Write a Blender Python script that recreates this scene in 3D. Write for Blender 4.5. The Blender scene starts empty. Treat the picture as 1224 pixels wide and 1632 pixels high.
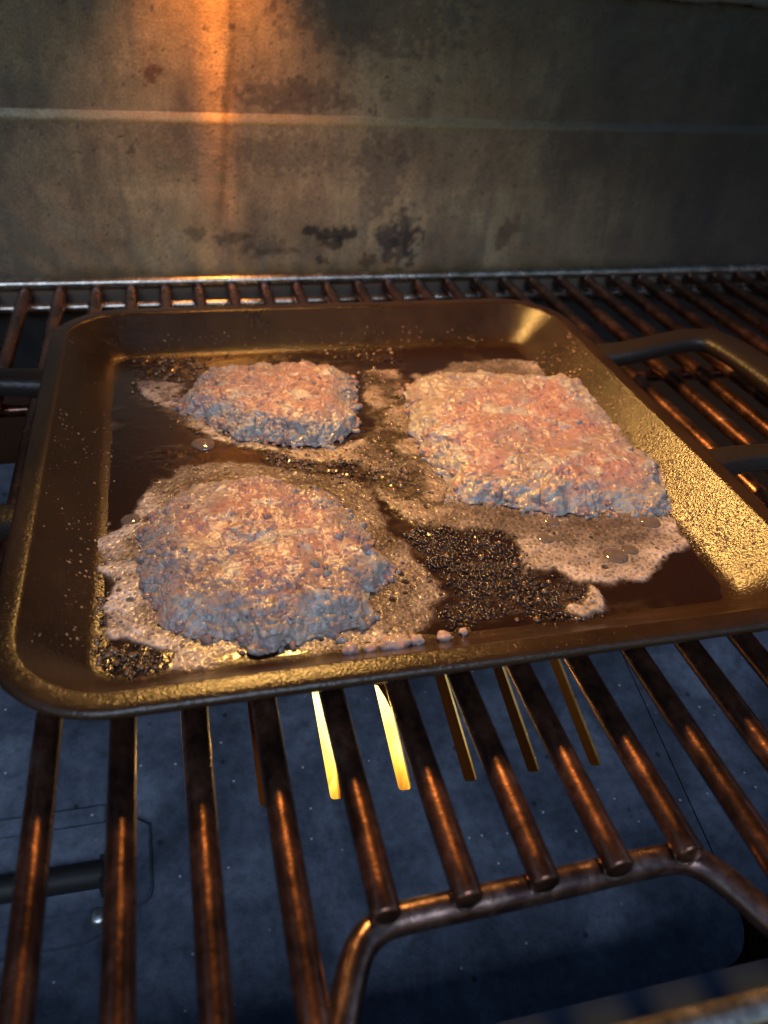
import bpy, math, random
import numpy as np
from mathutils import Matrix, Vector

S = 0.001            # everything below is written in millimetres
SC = bpy.context.scene
COL = SC.collection
rng = np.random.default_rng(7)
random.seed(7)

# ------------------------------------------------------------------ camera
cam_d = bpy.data.cameras.new("camera")
cam = bpy.data.objects.new("camera", cam_d)
COL.objects.link(cam)
SC.camera = cam
cam_d.sensor_fit = 'VERTICAL'
cam_d.sensor_height = 36.0
cam_d.lens = 36.0 * 1314.73 / 1632.0
cam_d.clip_start = 0.005
cam_d.clip_end = 100.0
cam.matrix_world = Matrix((
    (0.97031057, 0.08548753, -0.22625046, 0.083844),
    (-0.23370938, 0.57223498, -0.78608336, -0.501622),
    (0.06226810, 0.81562185, 0.57522489, 0.187018),
    (0, 0, 0, 1)))
cam_d.dof.use_dof = True
cam_d.dof.focus_distance = 0.298
cam_d.dof.aperture_fstop = 11.0

# ------------------------------------------------------------------ sky, sun, exposure
W = bpy.data.worlds.new("World")
SC.world = W
W.use_nodes = True
wn = W.node_tree
wn.nodes.clear()
wo = wn.nodes.new('ShaderNodeOutputWorld')
bg = wn.nodes.new('ShaderNodeBackground')
sky = wn.nodes.new('ShaderNodeTexSky')
sky.sky_type = 'NISHITA'
sky.sun_disc = False
sky.sun_elevation = math.radians(9.0)
sky.sun_rotation = math.radians(60.0)
sky.dust_density = 0.3
sky.ozone_density = 3.0
bg.inputs['Strength'].default_value = 0.06
wn.links.new(sky.outputs['Color'], bg.inputs['Color'])
wn.links.new(bg.outputs[0], wo.inputs['Surface'])

sd = bpy.data.lights.new('dusk_sky_glow', 'SUN')
sd.energy = .85
sd.color = (.62, .77, 1.0)
sd.angle = math.radians(34)
so = bpy.data.objects.new('dusk_sky_glow', sd)
COL.objects.link(so)
SUN_DIR = Vector((-0.10, -math.cos(math.radians(42)), math.sin(math.radians(42))))   # towards the light
so.rotation_euler = SUN_DIR.to_track_quat('Z', 'Y').to_euler()

SC.view_settings.view_transform = 'Standard'
SC.view_settings.look = 'None'
SC.view_settings.exposure = 1.6
SC.view_settings.gamma = 1.0
SC.view_settings.use_curve_mapping = False
SC.cycles.use_denoising = True
SC.cycles.max_bounces = 8
SC.cycles.sample_clamp_indirect = 6.0
SC.cycles.caustics_reflective = False
SC.cycles.caustics_refractive = False

LAMP_AT = (121, -30, 302)

# ------------------------------------------------------------------ small helpers
def put(o, parent=None, label=None, cat=None, group=None, kind=None):
    COL.objects.link(o)
    if parent is not None:
        o.parent = parent
    if label: o['label'] = label
    if cat: o['category'] = cat
    if group: o['group'] = group
    if kind: o['kind'] = kind
    return o

def thing(name, label, cat, loc=(0, 0, 0), group=None):
    o = bpy.data.objects.new(name, None)
    o.empty_display_size = 0.01
    o.location = [c * S for c in loc]
    return put(o, None, label, cat, group)

def mesh(name, V, F, mat, parent=None, smooth=True, col=None, **kw):
    V = np.asarray(V, float) * S
    if parent is not None:
        V = V - np.array(parent.location)[None, :]
        if parent.parent is not None:
            V = V - np.array(parent.parent.location)[None, :]
    me = bpy.data.meshes.new(name)
    if isinstance(F, np.ndarray):
        n, k = F.shape
        me.vertices.add(len(V)); me.vertices.foreach_set('co', V.ravel())
        me.loops.add(n * k); me.loops.foreach_set('vertex_index', F.ravel().astype(np.int32))
        me.polygons.add(n)
        me.polygons.foreach_set('loop_start', np.arange(0, n * k, k, dtype=np.int32))
        me.update(calc_edges=True)
    else:
        me.from_pydata([tuple(v) for v in V], [], F)
        me.update()
    me.validate()
    if smooth:
        me.polygons.foreach_set('use_smooth', np.ones(len(me.polygons), bool))
    if col is not None:
        a = me.color_attributes.new('col', 'FLOAT_COLOR', 'POINT')
        c = np.ones((len(V), 4)); c[:, :col.shape[1]] = col
        a.data.foreach_set('color', c.ravel())
    me.materials.append(mat)
    o = bpy.data.objects.new(name, me)
    return put(o, parent, **kw)

def shade_sharp(o, deg=35):
    try:
        o.data.set_sharp_from_angle(angle=math.radians(deg))
    except Exception:
        pass

def gridF(nr, nc, wrap=False):
    r = np.arange(nr - 1)[:, None]
    c = np.arange(nc if wrap else nc - 1)[None, :]
    c2 = (c + 1) % nc
    a = r * nc + c; b = r * nc + c2
    return np.stack([a, b, b + nc, a + nc], -1).reshape(-1, 4)

def tube_data(path, r, n=14, caps=True, closed=False):
    """round bar along a list of points; r is a number or one per point"""
    P = np.asarray(path, float); m = len(P)
    rr = np.full(m, r) if np.isscalar(r) else np.asarray(r, float)
    V = []
    T = np.gradient(P, axis=0)
    T /= np.linalg.norm(T, axis=1)[:, None]
    up = np.array([0, 0, 1.0])
    if abs(T[0] @ up) > .9: up = np.array([1.0, 0, 0])
    for i in range(m):
        s = np.cross(T[i], up); s /= np.linalg.norm(s)
        u = np.cross(s, T[i]); up = u
        a = np.arange(n) * 2 * math.pi / n
        V.append(P[i] + rr[i] * (np.cos(a)[:, None] * s + np.sin(a)[:, None] * u))
    V = np.concatenate(V)
    F = [tuple(f) for f in gridF(m, n, True)]
    if caps:
        F.append(tuple(range(n - 1, -1, -1)))
        F.append(tuple(range((m - 1) * n, m * n)))
    return V, F

def rounded_bar(p0, p1, r, n=14, e=0.9, seg=2):
    """a straight bar with eased ends"""
    p0 = np.array(p0, float); p1 = np.array(p1, float)
    d = (p1 - p0) / np.linalg.norm(p1 - p0)
    pts = [p0, p0 + d * e * .4, p0 + d * e] + [p0 + d * e + (p1 - p0 - 2 * d * e) * k / seg for k in range(1, seg)] + [p1 - d * e, p1 - d * e * .4, p1]
    rr = [r - e, r - e * .3, r] + [r] * (seg - 1) + [r, r - e * .3, r - e]
    return tube_data(pts, rr, n)

def box_data(lo, hi):
    x0, y0, z0 = lo; x1, y1, z1 = hi
    V = [(x0,y0,z0),(x1,y0,z0),(x1,y1,z0),(x0,y1,z0),(x0,y0,z1),(x1,y0,z1),(x1,y1,z1),(x0,y1,z1)]
    F = [(0,3,2,1),(4,5,6,7),(0,1,5,4),(1,2,6,5),(2,3,7,6),(3,0,4,7)]
    return V, F

def join(parts):
    V = []; F = []; o = 0
    for v, f in parts:
        V.extend([tuple(p) for p in v])
        F.extend([tuple(int(i) + o for i in q) for q in f]); o += len(v)
    return np.array(V), F

# ------------------------------------------------------------------ numeric noise (for displaced meshes and colour attributes)
def _h(ix, iy, iz, seed):
    with np.errstate(over='ignore'):
        h = (ix.astype(np.uint32) * np.uint32(374761393) + iy.astype(np.uint32) * np.uint32(668265263)
             + iz.astype(np.uint32) * np.uint32(2147483647 - 5127) + np.uint32(seed * 974711 + 17))
        h = (h ^ (h >> np.uint32(13))) * np.uint32(1274126177)
        h = (h ^ (h >> np.uint32(16))) * np.uint32(2246822519)
        h = h ^ (h >> np.uint32(15))
    return h.astype(np.float64) / 4294967295.0

def vnoise(P, scale, seed=0):
    """value noise in -1..1"""
    q = np.asarray(P, float) / scale + 1000.37
    i = np.floor(q).astype(np.int64); f = q - i
    f = f * f * f * (f * (f * 6 - 15) + 10)
    out = 0
    for dx in (0, 1):
        for dy in (0, 1):
            for dz in (0, 1):
                w = (f[:, 0] if dx else 1 - f[:, 0]) * (f[:, 1] if dy else 1 - f[:, 1]) * (f[:, 2] if dz else 1 - f[:, 2])
                out = out + w * _h(i[:, 0] + dx, i[:, 1] + dy, i[:, 2] + dz, seed)
    return out * 2 - 1

def fbm(P, scale, seed=0, octv=4, gain=.5):
    t = 0; a = 1; n = 0
    for k in range(octv):
        t = t + a * vnoise(P, scale / 2.03 ** k, seed + 31 * k); n += a; a *= gain
    return t / n

def worley(P, scale, seed=0, flat=False):
    """distance to nearest and second nearest cell point, and the nearest cell's own random number"""
    q = np.asarray(P, float) / scale + 1000.5
    i = np.floor(q).astype(np.int64)
    f1 = np.full(len(q), 9.); f2 = np.full(len(q), 9.); idr = np.zeros(len(q))
    for dx in (-1, 0, 1):
        for dy in (-1, 0, 1):
            for dz in ((0,) if flat else (-1, 0, 1)):
                cx, cy, cz = i[:, 0] + dx, i[:, 1] + dy, i[:, 2] + dz
                px = cx + _h(cx, cy, cz, seed); py = cy + _h(cx, cy, cz, seed + 1)
                if flat:
                    d = np.hypot(q[:, 0] - px, q[:, 1] - py)
                else:
                    pz = cz + _h(cx, cy, cz, seed + 2)
                    d = np.sqrt((q[:, 0] - px) ** 2 + (q[:, 1] - py) ** 2 + (q[:, 2] - pz) ** 2)
                near = d < f1
                f2 = np.where(near, f1, np.minimum(f2, d))
                idr = np.where(near, _h(cx, cy, cz, seed + 3), idr)
                f1 = np.where(near, d, f1)
    return f1, f2, idr

def sstep(a, b, x):
    t = np.clip((x - a) / (b - a), 0, 1)
    return t * t * (3 - 2 * t)

def mixc(a, b, t):
    return np.asarray(a)[None, :] * (1 - t[:, None]) + np.asarray(b)[None, :] * t[:, None] if np.ndim(a) == 1 else a * (1 - t[:, None]) + np.asarray(b)[None, :] * t[:, None]

def poly_sd(P, poly):
    """signed distance to a polygon, positive inside"""
    P = np.asarray(P)[:, :2]; Q = np.asarray(poly, float)
    d = np.full(len(P), 1e9); ins = np.zeros(len(P), bool)
    for k in range(len(Q)):
        a = Q[k]; b = Q[(k + 1) % len(Q)]; ab = b - a
        t = np.clip(((P - a) @ ab) / (ab @ ab + 1e-9), 0, 1)
        d = np.minimum(d, np.hypot(*(P - a - t[:, None] * ab).T))
        c = ((a[1] > P[:, 1]) != (b[1] > P[:, 1])) & (P[:, 0] < (b[0] - a[0]) * (P[:, 1] - a[1]) / (b[1] - a[1] + 1e-12) + a[0])
        ins ^= c
    return np.where(ins, d, -d)

# ------------------------------------------------------------------ materials
def new_mat(name):
    m = bpy.data.materials.new(name); m.use_nodes = True
    nt = m.node_tree
    return m, nt, nt.nodes['Principled BSDF']

def noise_node(nt, scale, detail=6, rough=.6, coord=None, dist=0, stretch=None):
    n = nt.nodes.new('ShaderNodeTexNoise')
    n.inputs['Scale'].default_value = scale
    n.inputs['Detail'].default_value = detail
    n.inputs['Roughness'].default_value = rough
    n.inputs['Distortion'].default_value = dist
    co = coord
    if co is None:
        co = nt.nodes.new('ShaderNodeTexCoord').outputs['Object']
    if stretch:
        mp = nt.nodes.new('ShaderNodeMapping')
        mp.inputs['Scale'].default_value = stretch
        nt.links.new(co, mp.inputs['Vector']); co = mp.outputs[0]
    nt.links.new(co, n.inputs['Vector'])
    return n

def ramp(nt, fac, stops):
    r = nt.nodes.new('ShaderNodeValToRGB')
    el = r.color_ramp.elements
    while len(el) < len(stops): el.new(.5)
    for e, (p, c) in zip(el, stops):
        e.position = p
        e.color = (c, c, c, 1) if np.isscalar(c) else (*c, 1)
    nt.links.new(fac, r.inputs['Fac'])
    return r

def mixn(nt, a, b, fac, mode='MIX'):
    m = nt.nodes.new('ShaderNodeMix'); m.data_type = 'RGBA'; m.blend_type = mode
    for sock, v in ((m.inputs[6], a), (m.inputs[7], b), (m.inputs[0], fac)):
        if hasattr(v, 'links') or hasattr(v, 'is_linked'): nt.links.new(v, sock)
        elif np.isscalar(v): sock.default_value = v
        else: sock.default_value = (*v, 1)
    return m.outputs[2]

def bump(nt, bsdf, height, dist, strength=1.0, prev=None):
    b = nt.nodes.new('ShaderNodeBump')
    b.inputs['Strength'].default_value = strength
    b.inputs['Distance'].default_value = dist * S
    nt.links.new(height, b.inputs['Height'])
    if prev: nt.links.new(prev, b.inputs['Normal'])
    nt.links.new(b.outputs[0], bsdf.inputs['Normal'])
    return b.outputs[0]

def attr(nt, name='col'):
    a = nt.nodes.new('ShaderNodeAttribute'); a.attribute_name = name
    return a.outputs['Color']

def simple(name, col, rough=.5, metal=0.0, **kw):
    m, nt, b = new_mat(name)
    b.inputs['Base Color'].default_value = (*col, 1)
    b.inputs['Roughness'].default_value = rough
    b.inputs['Metallic'].default_value = metal
    for k, v in kw.items(): b.inputs[k].default_value = v
    return m

def mat_wall():
    m, nt, b = new_mat('stained_steel')
    n = noise_node(nt, 900, 5, .65)
    c = mixn(nt, attr(nt), (.9, .9, .9), .0)
    r = ramp(nt, n.outputs['Fac'], [(.3, .6), (.7, 1.3)])
    c = mixn(nt, c, r.outputs[0], 1.0, 'MULTIPLY')
    nt.links.new(c, b.inputs['Base Color'])
    b.inputs['Metallic'].default_value = .25
    rr = ramp(nt, noise_node(nt, 120, 4).outputs['Fac'], [(.3, .30), (.7, .42)])
    nt.links.new(rr.outputs[0], b.inputs['Roughness'])
    n2 = noise_node(nt, 700, 4, .6)
    bump(nt, b, n2.outputs['Fac'], .35, .5)
    return m

def mat_plate():
    m, nt, b = new_mat('grey_steel_plate')
    n1 = noise_node(nt, 28, 8, .62, dist=.6)
    n2 = noise_node(nt, 260, 6, .7)
    c = ramp(nt, n1.outputs['Fac'], [(.28, (.045, .052, .070)), (.5, (.105, .124, .168)), (.78, (.23, .26, .33))]).outputs[0]
    c = mixn(nt, c, ramp(nt, n2.outputs['Fac'], [(.3, .62), (.62, 1.15)]).outputs[0], 1.0, 'MULTIPLY')
    # ash specks
    tc = nt.nodes.new('ShaderNodeTexCoord')
    v = nt.nodes.new('ShaderNodeTexVoronoi'); v.inputs['Scale'].default_value = 210
    nt.links.new(tc.outputs['Object'], v.inputs['Vector'])
    gate = ramp(nt, v.outputs['Color'], [(.60, 0.0), (.62, 1.0)])
    dot = ramp(nt, v.outputs['Distance'], [(.07, 1.0), (.13, 0.0)])
    sp = mixn(nt, gate.outputs[0], dot.outputs[0], 1.0, 'MULTIPLY')
    c = mixn(nt, c, (.5, .5, .49), sp)
    v2 = nt.nodes.new('ShaderNodeTexVoronoi'); v2.inputs['Scale'].default_value = 120
    nt.links.new(tc.outputs['Object'], v2.inputs['Vector'])
    gate2 = ramp(nt, v2.outputs['Color'], [(.62, 0.0), (.64, .8)])
    dot2 = ramp(nt, v2.outputs['Distance'], [(.06, 1.0), (.16, 0.0)])
    c = mixn(nt, c, (.018, .017, .017), mixn(nt, gate2.outputs[0], dot2.outputs[0], 1.0, 'MULTIPLY'))
    nt.links.new(c, b.inputs['Base Color'])
    b.inputs['Metallic'].default_value = .25
    nt.links.new(ramp(nt, n1.outputs['Fac'], [(.3, .28), (.7, .46)]).outputs[0], b.inputs['Roughness'])
    bump(nt, b, noise_node(nt, 320, 6, .65).outputs['Fac'], .5, .5)
    return m

def mat_rod(name='rusty_steel_rod', a=(.075, .036, .026), c2=(.215, .092, .056), c3=(.36, .23, .18)):
    m, nt, b = new_mat(name)
    oi = nt.nodes.new('ShaderNodeObjectInfo'); tcr = nt.nodes.new('ShaderNodeTexCoord')
    vm = nt.nodes.new('ShaderNodeVectorMath'); vm.operation = 'MULTIPLY_ADD'
    vm.inputs[1].default_value = (1, .7, 1)
    nt.links.new(tcr.outputs['Object'], vm.inputs[0]); nt.links.new(oi.outputs['Random'], vm.inputs[2])
    n = noise_node(nt, 90, 7, .65, coord=vm.outputs[0])
    n2 = noise_node(nt, 420, 5, .6, coord=vm.outputs[0])
    c = ramp(nt, n.outputs['Fac'], [(.40, a), (.60, c2), (.78, c3)]).outputs[0]
    c = mixn(nt, c, ramp(nt, n2.outputs['Fac'], [(.3, .6), (.65, 1.2)]).outputs[0], 1.0, 'MULTIPLY')
    nt.links.new(c, b.inputs['Base Color'])
    b.inputs['Metallic'].default_value = .88
    nt.links.new(ramp(nt, n.outputs['Fac'], [(.3, .20), (.7, .31)]).outputs[0], b.inputs['Roughness'])
    bump(nt, b, noise_node(nt, 260, 6, .65, coord=vm.outputs[0]).outputs['Fac'], .38, .5)
    return m

def mat_pan():
    m, nt, b = new_mat('seasoned_cast_iron')
    n = noise_node(nt, 35, 6, .6)
    c = ramp(nt, n.outputs['Fac'], [(.3, (.016, .0075, .0035)), (.7, (.036, .0165, .007))]).outputs[0]
    nt.links.new(c, b.inputs['Base Color'])
    b.inputs['Metallic'].default_value = .0
    b.inputs['Specular IOR Level'].default_value = .26
    nt.links.new(ramp(nt, n.outputs['Fac'], [(.3, .17), (.7, .23)]).outputs[0], b.inputs['Roughness'])
    tc = nt.nodes.new('ShaderNodeTexCoord')
    v = nt.nodes.new('ShaderNodeTexVoronoi'); v.feature = 'SMOOTH_F1'; v.inputs['Scale'].default_value = 1500
    nt.links.new(tc.outputs['Object'], v.inputs['Vector'])
    nb = bump(nt, b, v.outputs['Distance'], .22, .55)
    bump(nt, b, noise_node(nt, 1250, 3, .6).outputs['Fac'], .2, .55, nb)
    b.inputs['Coat Weight'].default_value = .22
    b.inputs['Coat Roughness'].default_value = .09
    cb = nt.nodes.new('ShaderNodeBump'); cb.inputs['Distance'].default_value = .5 * S; cb.inputs['Strength'].default_value = .8
    nt.links.new(noise_node(nt, 1500, 2, .5).outputs['Fac'], cb.inputs['Height']); nt.links.new(cb.outputs[0], b.inputs['Coat Normal'])
    return m

def mat_grease():
    m, nt, b = new_mat('hot_brown_grease')
    nt.links.new(attr(nt), b.inputs['Base Color'])
    b.inputs['Roughness'].default_value = .11
    b.inputs['Specular IOR Level'].default_value = .7
    bump(nt, b, noise_node(nt, 520, 4, .6).outputs['Fac'], .3, .5)
    return m

def mat_foam():
    m, nt, b = new_mat('grease_foam')
    b.inputs['Coat Weight'].default_value = .15
    b.inputs['Coat Roughness'].default_value = .1
    c = mixn(nt, attr(nt), ramp(nt, noise_node(nt, 900, 4).outputs['Fac'], [(.3, .7), (.7, 1.15)]).outputs[0], 1.0, 'MULTIPLY')
    nt.links.new(c, b.inputs['Base Color'])
    b.inputs['Roughness'].default_value = .45
    b.inputs['Specular IOR Level'].default_value = .45
    tc = nt.nodes.new('ShaderNodeTexCoord')
    v = nt.nodes.new('ShaderNodeTexVoronoi'); v.inputs['Scale'].default_value = 900
    nt.links.new(tc.outputs['Object'], v.inputs['Vector'])
    bump(nt, b, v.outputs['Distance'], .35, .6)
    return m

def foam_alpha(m):
    nt = m.node_tree; b = nt.nodes['Principled BSDF']
    a = nt.nodes.new('ShaderNodeAttribute'); a.attribute_name = 'col'
    nt.links.new(a.outputs['Alpha'], b.inputs['Alpha'])

def mat_meat():
    m, nt, b = new_mat('browned_minced_beef')
    n = noise_node(nt, 420, 6, .65)
    c = mixn(nt, attr(nt), ramp(nt, n.outputs['Fac'], [(.3, .72), (.7, 1.2)]).outputs[0], 1.0, 'MULTIPLY')
    nt.links.new(c, b.inputs['Base Color'])
    b.inputs['Roughness'].default_value = .6
    b.inputs['Coat Weight'].default_value = .5
    b.inputs['Coat Roughness'].default_value = .07
    b.inputs['Specular IOR Level'].default_value = .3
    b.inputs['Subsurface Weight'].default_value = 0.0
    b.inputs['Subsurface Radius'].default_value = (1.0, .45, .3)
    b.inputs['Subsurface Scale'].default_value = .002
    cb = nt.nodes.new('ShaderNodeBump'); cb.inputs['Distance'].default_value = .6 * S; cb.inputs['Strength'].default_value = .55
    nt.links.new(noise_node(nt, 900, 3, .6).outputs['Fac'], cb.inputs['Height']); nt.links.new(cb.outputs[0], b.inputs['Coat Normal'])
    nb = bump(nt, b, n.outputs['Fac'], .45, .5)
    tc = nt.nodes.new('ShaderNodeTexCoord')
    v = nt.nodes.new('ShaderNodeTexVoronoi'); v.inputs['Scale'].default_value = 480
    nt.links.new(tc.outputs['Object'], v.inputs['Vector'])
    bump(nt, b, v.outputs['Distance'], .3, .2, nb)
    return m

def mat_flame():
    m = bpy.data.materials.new('gas_flame'); m.use_nodes = True
    nt = m.node_tree; nt.nodes.clear()
    o = nt.nodes.new('ShaderNodeOutputMaterial'); e = nt.nodes.new('ShaderNodeEmission')
    c = ramp(nt, attr(nt), [(0.0, (.55, .13, .012)), (.3, (1.0, .45, .04)), (.65, (1.0, .62, .11)), (1.0, (1.0, .74, .26))])
    s = ramp(nt, attr(nt), [(0.0, .06), (.35, .45), (.7, 1.0)])
    mu = nt.nodes.new('ShaderNodeMath'); mu.operation = 'MULTIPLY'; mu.inputs[1].default_value = 1.25
    nt.links.new(s.outputs[0], mu.inputs[0])
    nt.links.new(c.outputs[0], e.inputs['Color']); nt.links.new(mu.outputs[0], e.inputs['Strength'])
    nt.links.new(e.outputs[0], o.inputs['Surface'])
    return m

M_WALL = mat_wall(); M_PLATE = mat_plate(); M_ROD = mat_rod(); M_PAN = mat_pan()
M_RAIL = mat_rod('worn_bare_steel', (.28, .23, .19), (.48, .42, .36), (.62, .56, .5))
M_GREASE = mat_grease(); M_FOAM = mat_foam(); foam_alpha(M_FOAM); M_MEAT = mat_meat(); M_FLAME = mat_flame()
M_SOOT = simple('sooty_steel', (.022, .020, .019), .6, .2)
M_FIREBOX = simple('rusty_firebox', (.075, .032, .013), .7, .3)
M_CHAR = simple('burnt_crumb', (.035, .014, .006), .18, 0, **{'Specular IOR Level': .7})
M_FAT = simple('melted_fat_drop', (.30, .16, .11), .07, 0, **{'Specular IOR Level': .9})
M_DROP = simple('grease_drop', (.16, .075, .03), .08, 0, **{'Specular IOR Level': .8})
M_BUBBLE = simple('grease_bubble_skin', (.20, .14, .11), .05, 0, **{'Alpha': .5, 'Specular IOR Level': .9, 'Coat Weight': .6, 'Coat Roughness': .04})
M_BOLT = simple('zinc_bolt', (.5, .5, .48), .3, .9)

pa, pb = np.meshgrid(np.arange(10) * 2 * math.pi / 10, np.linspace(.12, math.pi - .12, 7))
PEB = np.stack([np.sin(pb).ravel() * np.cos(pa).ravel(), np.sin(pb).ravel() * np.sin(pa).ravel(), np.cos(pb).ravel()], 1)
PEF = gridF(7, 10, True)[:, ::-1]


# ================================================================== the grill (walls, lid, ledges)
grill = thing('grill', 'stained steel inside of the open grill behind and around the pan', 'grill', (160, 8, 0))

def wall_profile():
    """(y, z) down the rear wall: lower panel, sloped bead, upper panel"""
    pts = [(8, z) for z in np.linspace(-40, 3, 18)]
    lower = [(5.6 + 2.4 * max(0, (9 - z) / 6) ** 2 * (z < 9), z) for z in np.arange(4, 93.2, 1.2)]
    return pts, lower

def drip_x(z):
    return np.interp(z, [30, 47, 95, 135, 152, 330], [115.5, 116.5, 120.5, 127, 125.8, 124])

def wall_colour(P):
    x, z = P[:, 0], P[:, 2]
    base = mixc((.42, .265, .145), (.54, .37, .20), sstep(-.5, .6, fbm(P, 30, 3)))
    base = mixc(base, (.19, .115, .08), .7 * sstep(-.05, .5, fbm(P * [1, 1, .45], 26, 9, 5)))
    mott = fbm(P, 5, 12, 4)
    base = base * (1 + .2 * mott + .22 * fbm(P * [1, 1, .22], 4.0, 14, 4))[:, None]
    Pw = P + np.stack([fbm(P, 9, 40) * 6, 0 * x, fbm(P, 9, 41) * 5], 1)
    def blot(c, cx, cz, rx, rz, k, ragged=.5, seed=0):
        d = np.hypot((Pw[:, 0] - cx) / rx, (Pw[:, 2] - cz) / rz) * .72 + ragged * fbm(P, 3.2, 70 + seed, 4)
        return c, k * (1 - sstep(.7, 1.05, d))
    dark = (.016, .014, .018); purple = (.06, .038, .042); rust = (.16, .06, .03)
    for c, k in [blot(dark, 172, 32.5, 4.2, 3.2, .8, .8, 1), blot(dark, 181, 32, 4.2, 3.0, .8, .8, 2), blot(dark, 190, 31, 4.5, 4.0, .8, .7, 3),
                 blot(dark, 184, 27, 5, 2.5, .7, .8, 4), blot(purple, 218, 26, 6, 12, .8, .7, 5), blot(purple, 230, 29, 6.5, 13, .75, .95, 6),
                 blot(dark, 233, 27, 2.5, 8, .6, .7, 7), blot(rust, 298, 30, 5, 9, .6, .6, 8), blot(rust, 307, 36, 3, 5, .45, .6, 9),
                 blot(rust, 84, 117, 4, 5, .8, .7, 10), blot(dark, 122, 29, 9, 2, .55, .9, 11), blot(purple, 160, 108, 30, 7, .5, 1.0, 12),
                 blot(purple, 165, 78, 30, 8, .35, 1.2, 13), blot(purple, 212, 68, 10, 22, .45, 1.0, 14), blot(rust, 205, 14, 4, 3, .7, .7, 15),
                 blot(dark, 176, 17, 3, 2, .7, .8, 16), blot(dark, 150, 22, 14, 2.0, .35, 1.0, 17), blot(purple, 205, 148, 40, 14, .5, 1.0, 18),
                 blot(dark, 129, 141, 1.5, 1.5, .7, .3, 19), blot(dark, 113, 140, 1.1, 1.1, .7, .3, 20), blot(dark, 70, 80, 1.3, 1.6, .6, .3, 21),
                 blot(dark, 243, 118, 1.6, 1.6, .6, .3, 22), blot(dark, 100, 33, 4, 2.5, .5, .9, 23), blot(purple, 143, 24, 12, 5, .4, 1.1, 24)]:
        base = mixc(base, c, k)
    # pits
    f1, f2, idr = worley(P[:, [0, 2, 1]], 6.0, 5, True)
    pit = (idr > .62) * (1 - sstep(.05, .05 + .12 * np.clip(idr - .6, 0, .4) / .4, f1))
    base = mixc(base, (.03, .025, .024), .75 * pit)
    # amber grease varnish along the bottom; the bead tinted amber
    base = mixc(base, (.13, .085, .02), .8 * (1 - sstep(4, 17, z + 4 * fbm(P, 14, 22))))
    base = mixc(base, (.42, .27, .09), .8 * sstep(92.0, 93.5, z) * (1 - sstep(97.5, 98.5, z)))
    # vertical runs
    run = sstep(.25, .6, fbm(P * [1, 1, .08], 7, 33, 3))
    base = mixc(base, (.20, .17, .12), .4 * run)
    dl = np.abs(x - drip_x(z))
    base = mixc(base, (.17, .105, .05), .45 * (1 - sstep(.2, 3.6, dl)) * sstep(25, 60, z))
    # light falloff painted in: darker towards both ends, most at the right-hand one
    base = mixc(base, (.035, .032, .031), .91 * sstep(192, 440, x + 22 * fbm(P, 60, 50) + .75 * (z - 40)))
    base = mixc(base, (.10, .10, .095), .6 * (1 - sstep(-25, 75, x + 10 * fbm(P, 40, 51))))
    return np.clip(base * .92, .004, 1)

def wall_sheet(name, prof, x0=-140, x1=640, step=1.3):
    xs = np.arange(x0, x1, step)
    Y = np.array([p[0] for p in prof], float); Z = np.array([p[1] for p in prof], float)
    X, ZZ = np.meshgrid(xs, Z); YY = np.repeat(Y[:, None], len(xs), 1)
    P = np.stack([X.ravel(), YY.ravel(), ZZ.ravel()], 1)
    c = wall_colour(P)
    dx = P[:, 0] - drip_x(P[:, 2])
    P[:, 1] += fbm(P, 55, 61, 3) * .9 + fbm(P, 7, 62, 3) * .12
    P[:, 1] -= (.9 * np.exp(-np.abs(np.minimum(dx, 0)) / 9) * (1 - sstep(-3.0, 2.5, dx))) * sstep(25, 60, P[:, 2])
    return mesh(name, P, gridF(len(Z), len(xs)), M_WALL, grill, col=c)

pts, lower = wall_profile()
lower = [(y + .9 * (z > 30) * min(1, (z - 30) / 30), z) for y, z in lower]
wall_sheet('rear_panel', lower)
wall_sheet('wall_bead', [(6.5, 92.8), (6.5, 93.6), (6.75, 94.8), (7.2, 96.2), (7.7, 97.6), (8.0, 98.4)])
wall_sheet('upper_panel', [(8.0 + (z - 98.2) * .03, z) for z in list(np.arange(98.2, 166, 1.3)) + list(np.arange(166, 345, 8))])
mesh('rear_strip', *box_data((-140, 6.5, -11), (640, 10, 3)), simple('grimy_strip', (.13, .095, .07), .45, .2), grill, smooth=False)
mesh('rear_ledge', *box_data((-140, 6.8, -52), (640, 10, -11)), M_SOOT, grill, smooth=False)

# folded lip high on the right of the rear wall, bumpy with baked grease
xs = np.arange(282, 600, 1.2); a = np.linspace(0, 2 * math.pi, 22)[:-1]
X, A = np.meshgrid(xs, a); P = np.stack([X.ravel(), np.zeros(X.size), np.zeros(X.size)], 1)
rad = (6.0 + 1.4 * fbm(np.stack([X.ravel(), 8 * np.cos(A).ravel(), 8 * np.sin(A).ravel()], 1), 5, 3)) * np.sqrt(sstep(280, 330, X.ravel()) * .8 + .2)
P[:, 1] = 2.0 + rad * np.cos(A).ravel(); P[:, 2] = 170.5 + rad * np.sin(A).ravel() - (X.ravel() - 300) * .004
Fl = gridF(len(xs), len(a), True)
P = P.reshape(len(a), len(xs), 3).transpose(1, 0, 2).reshape(-1, 3)
mesh('wall_lip', P, Fl, simple('greasy_lip', (.32, .32, .33), .3, .4), grill)

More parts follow.
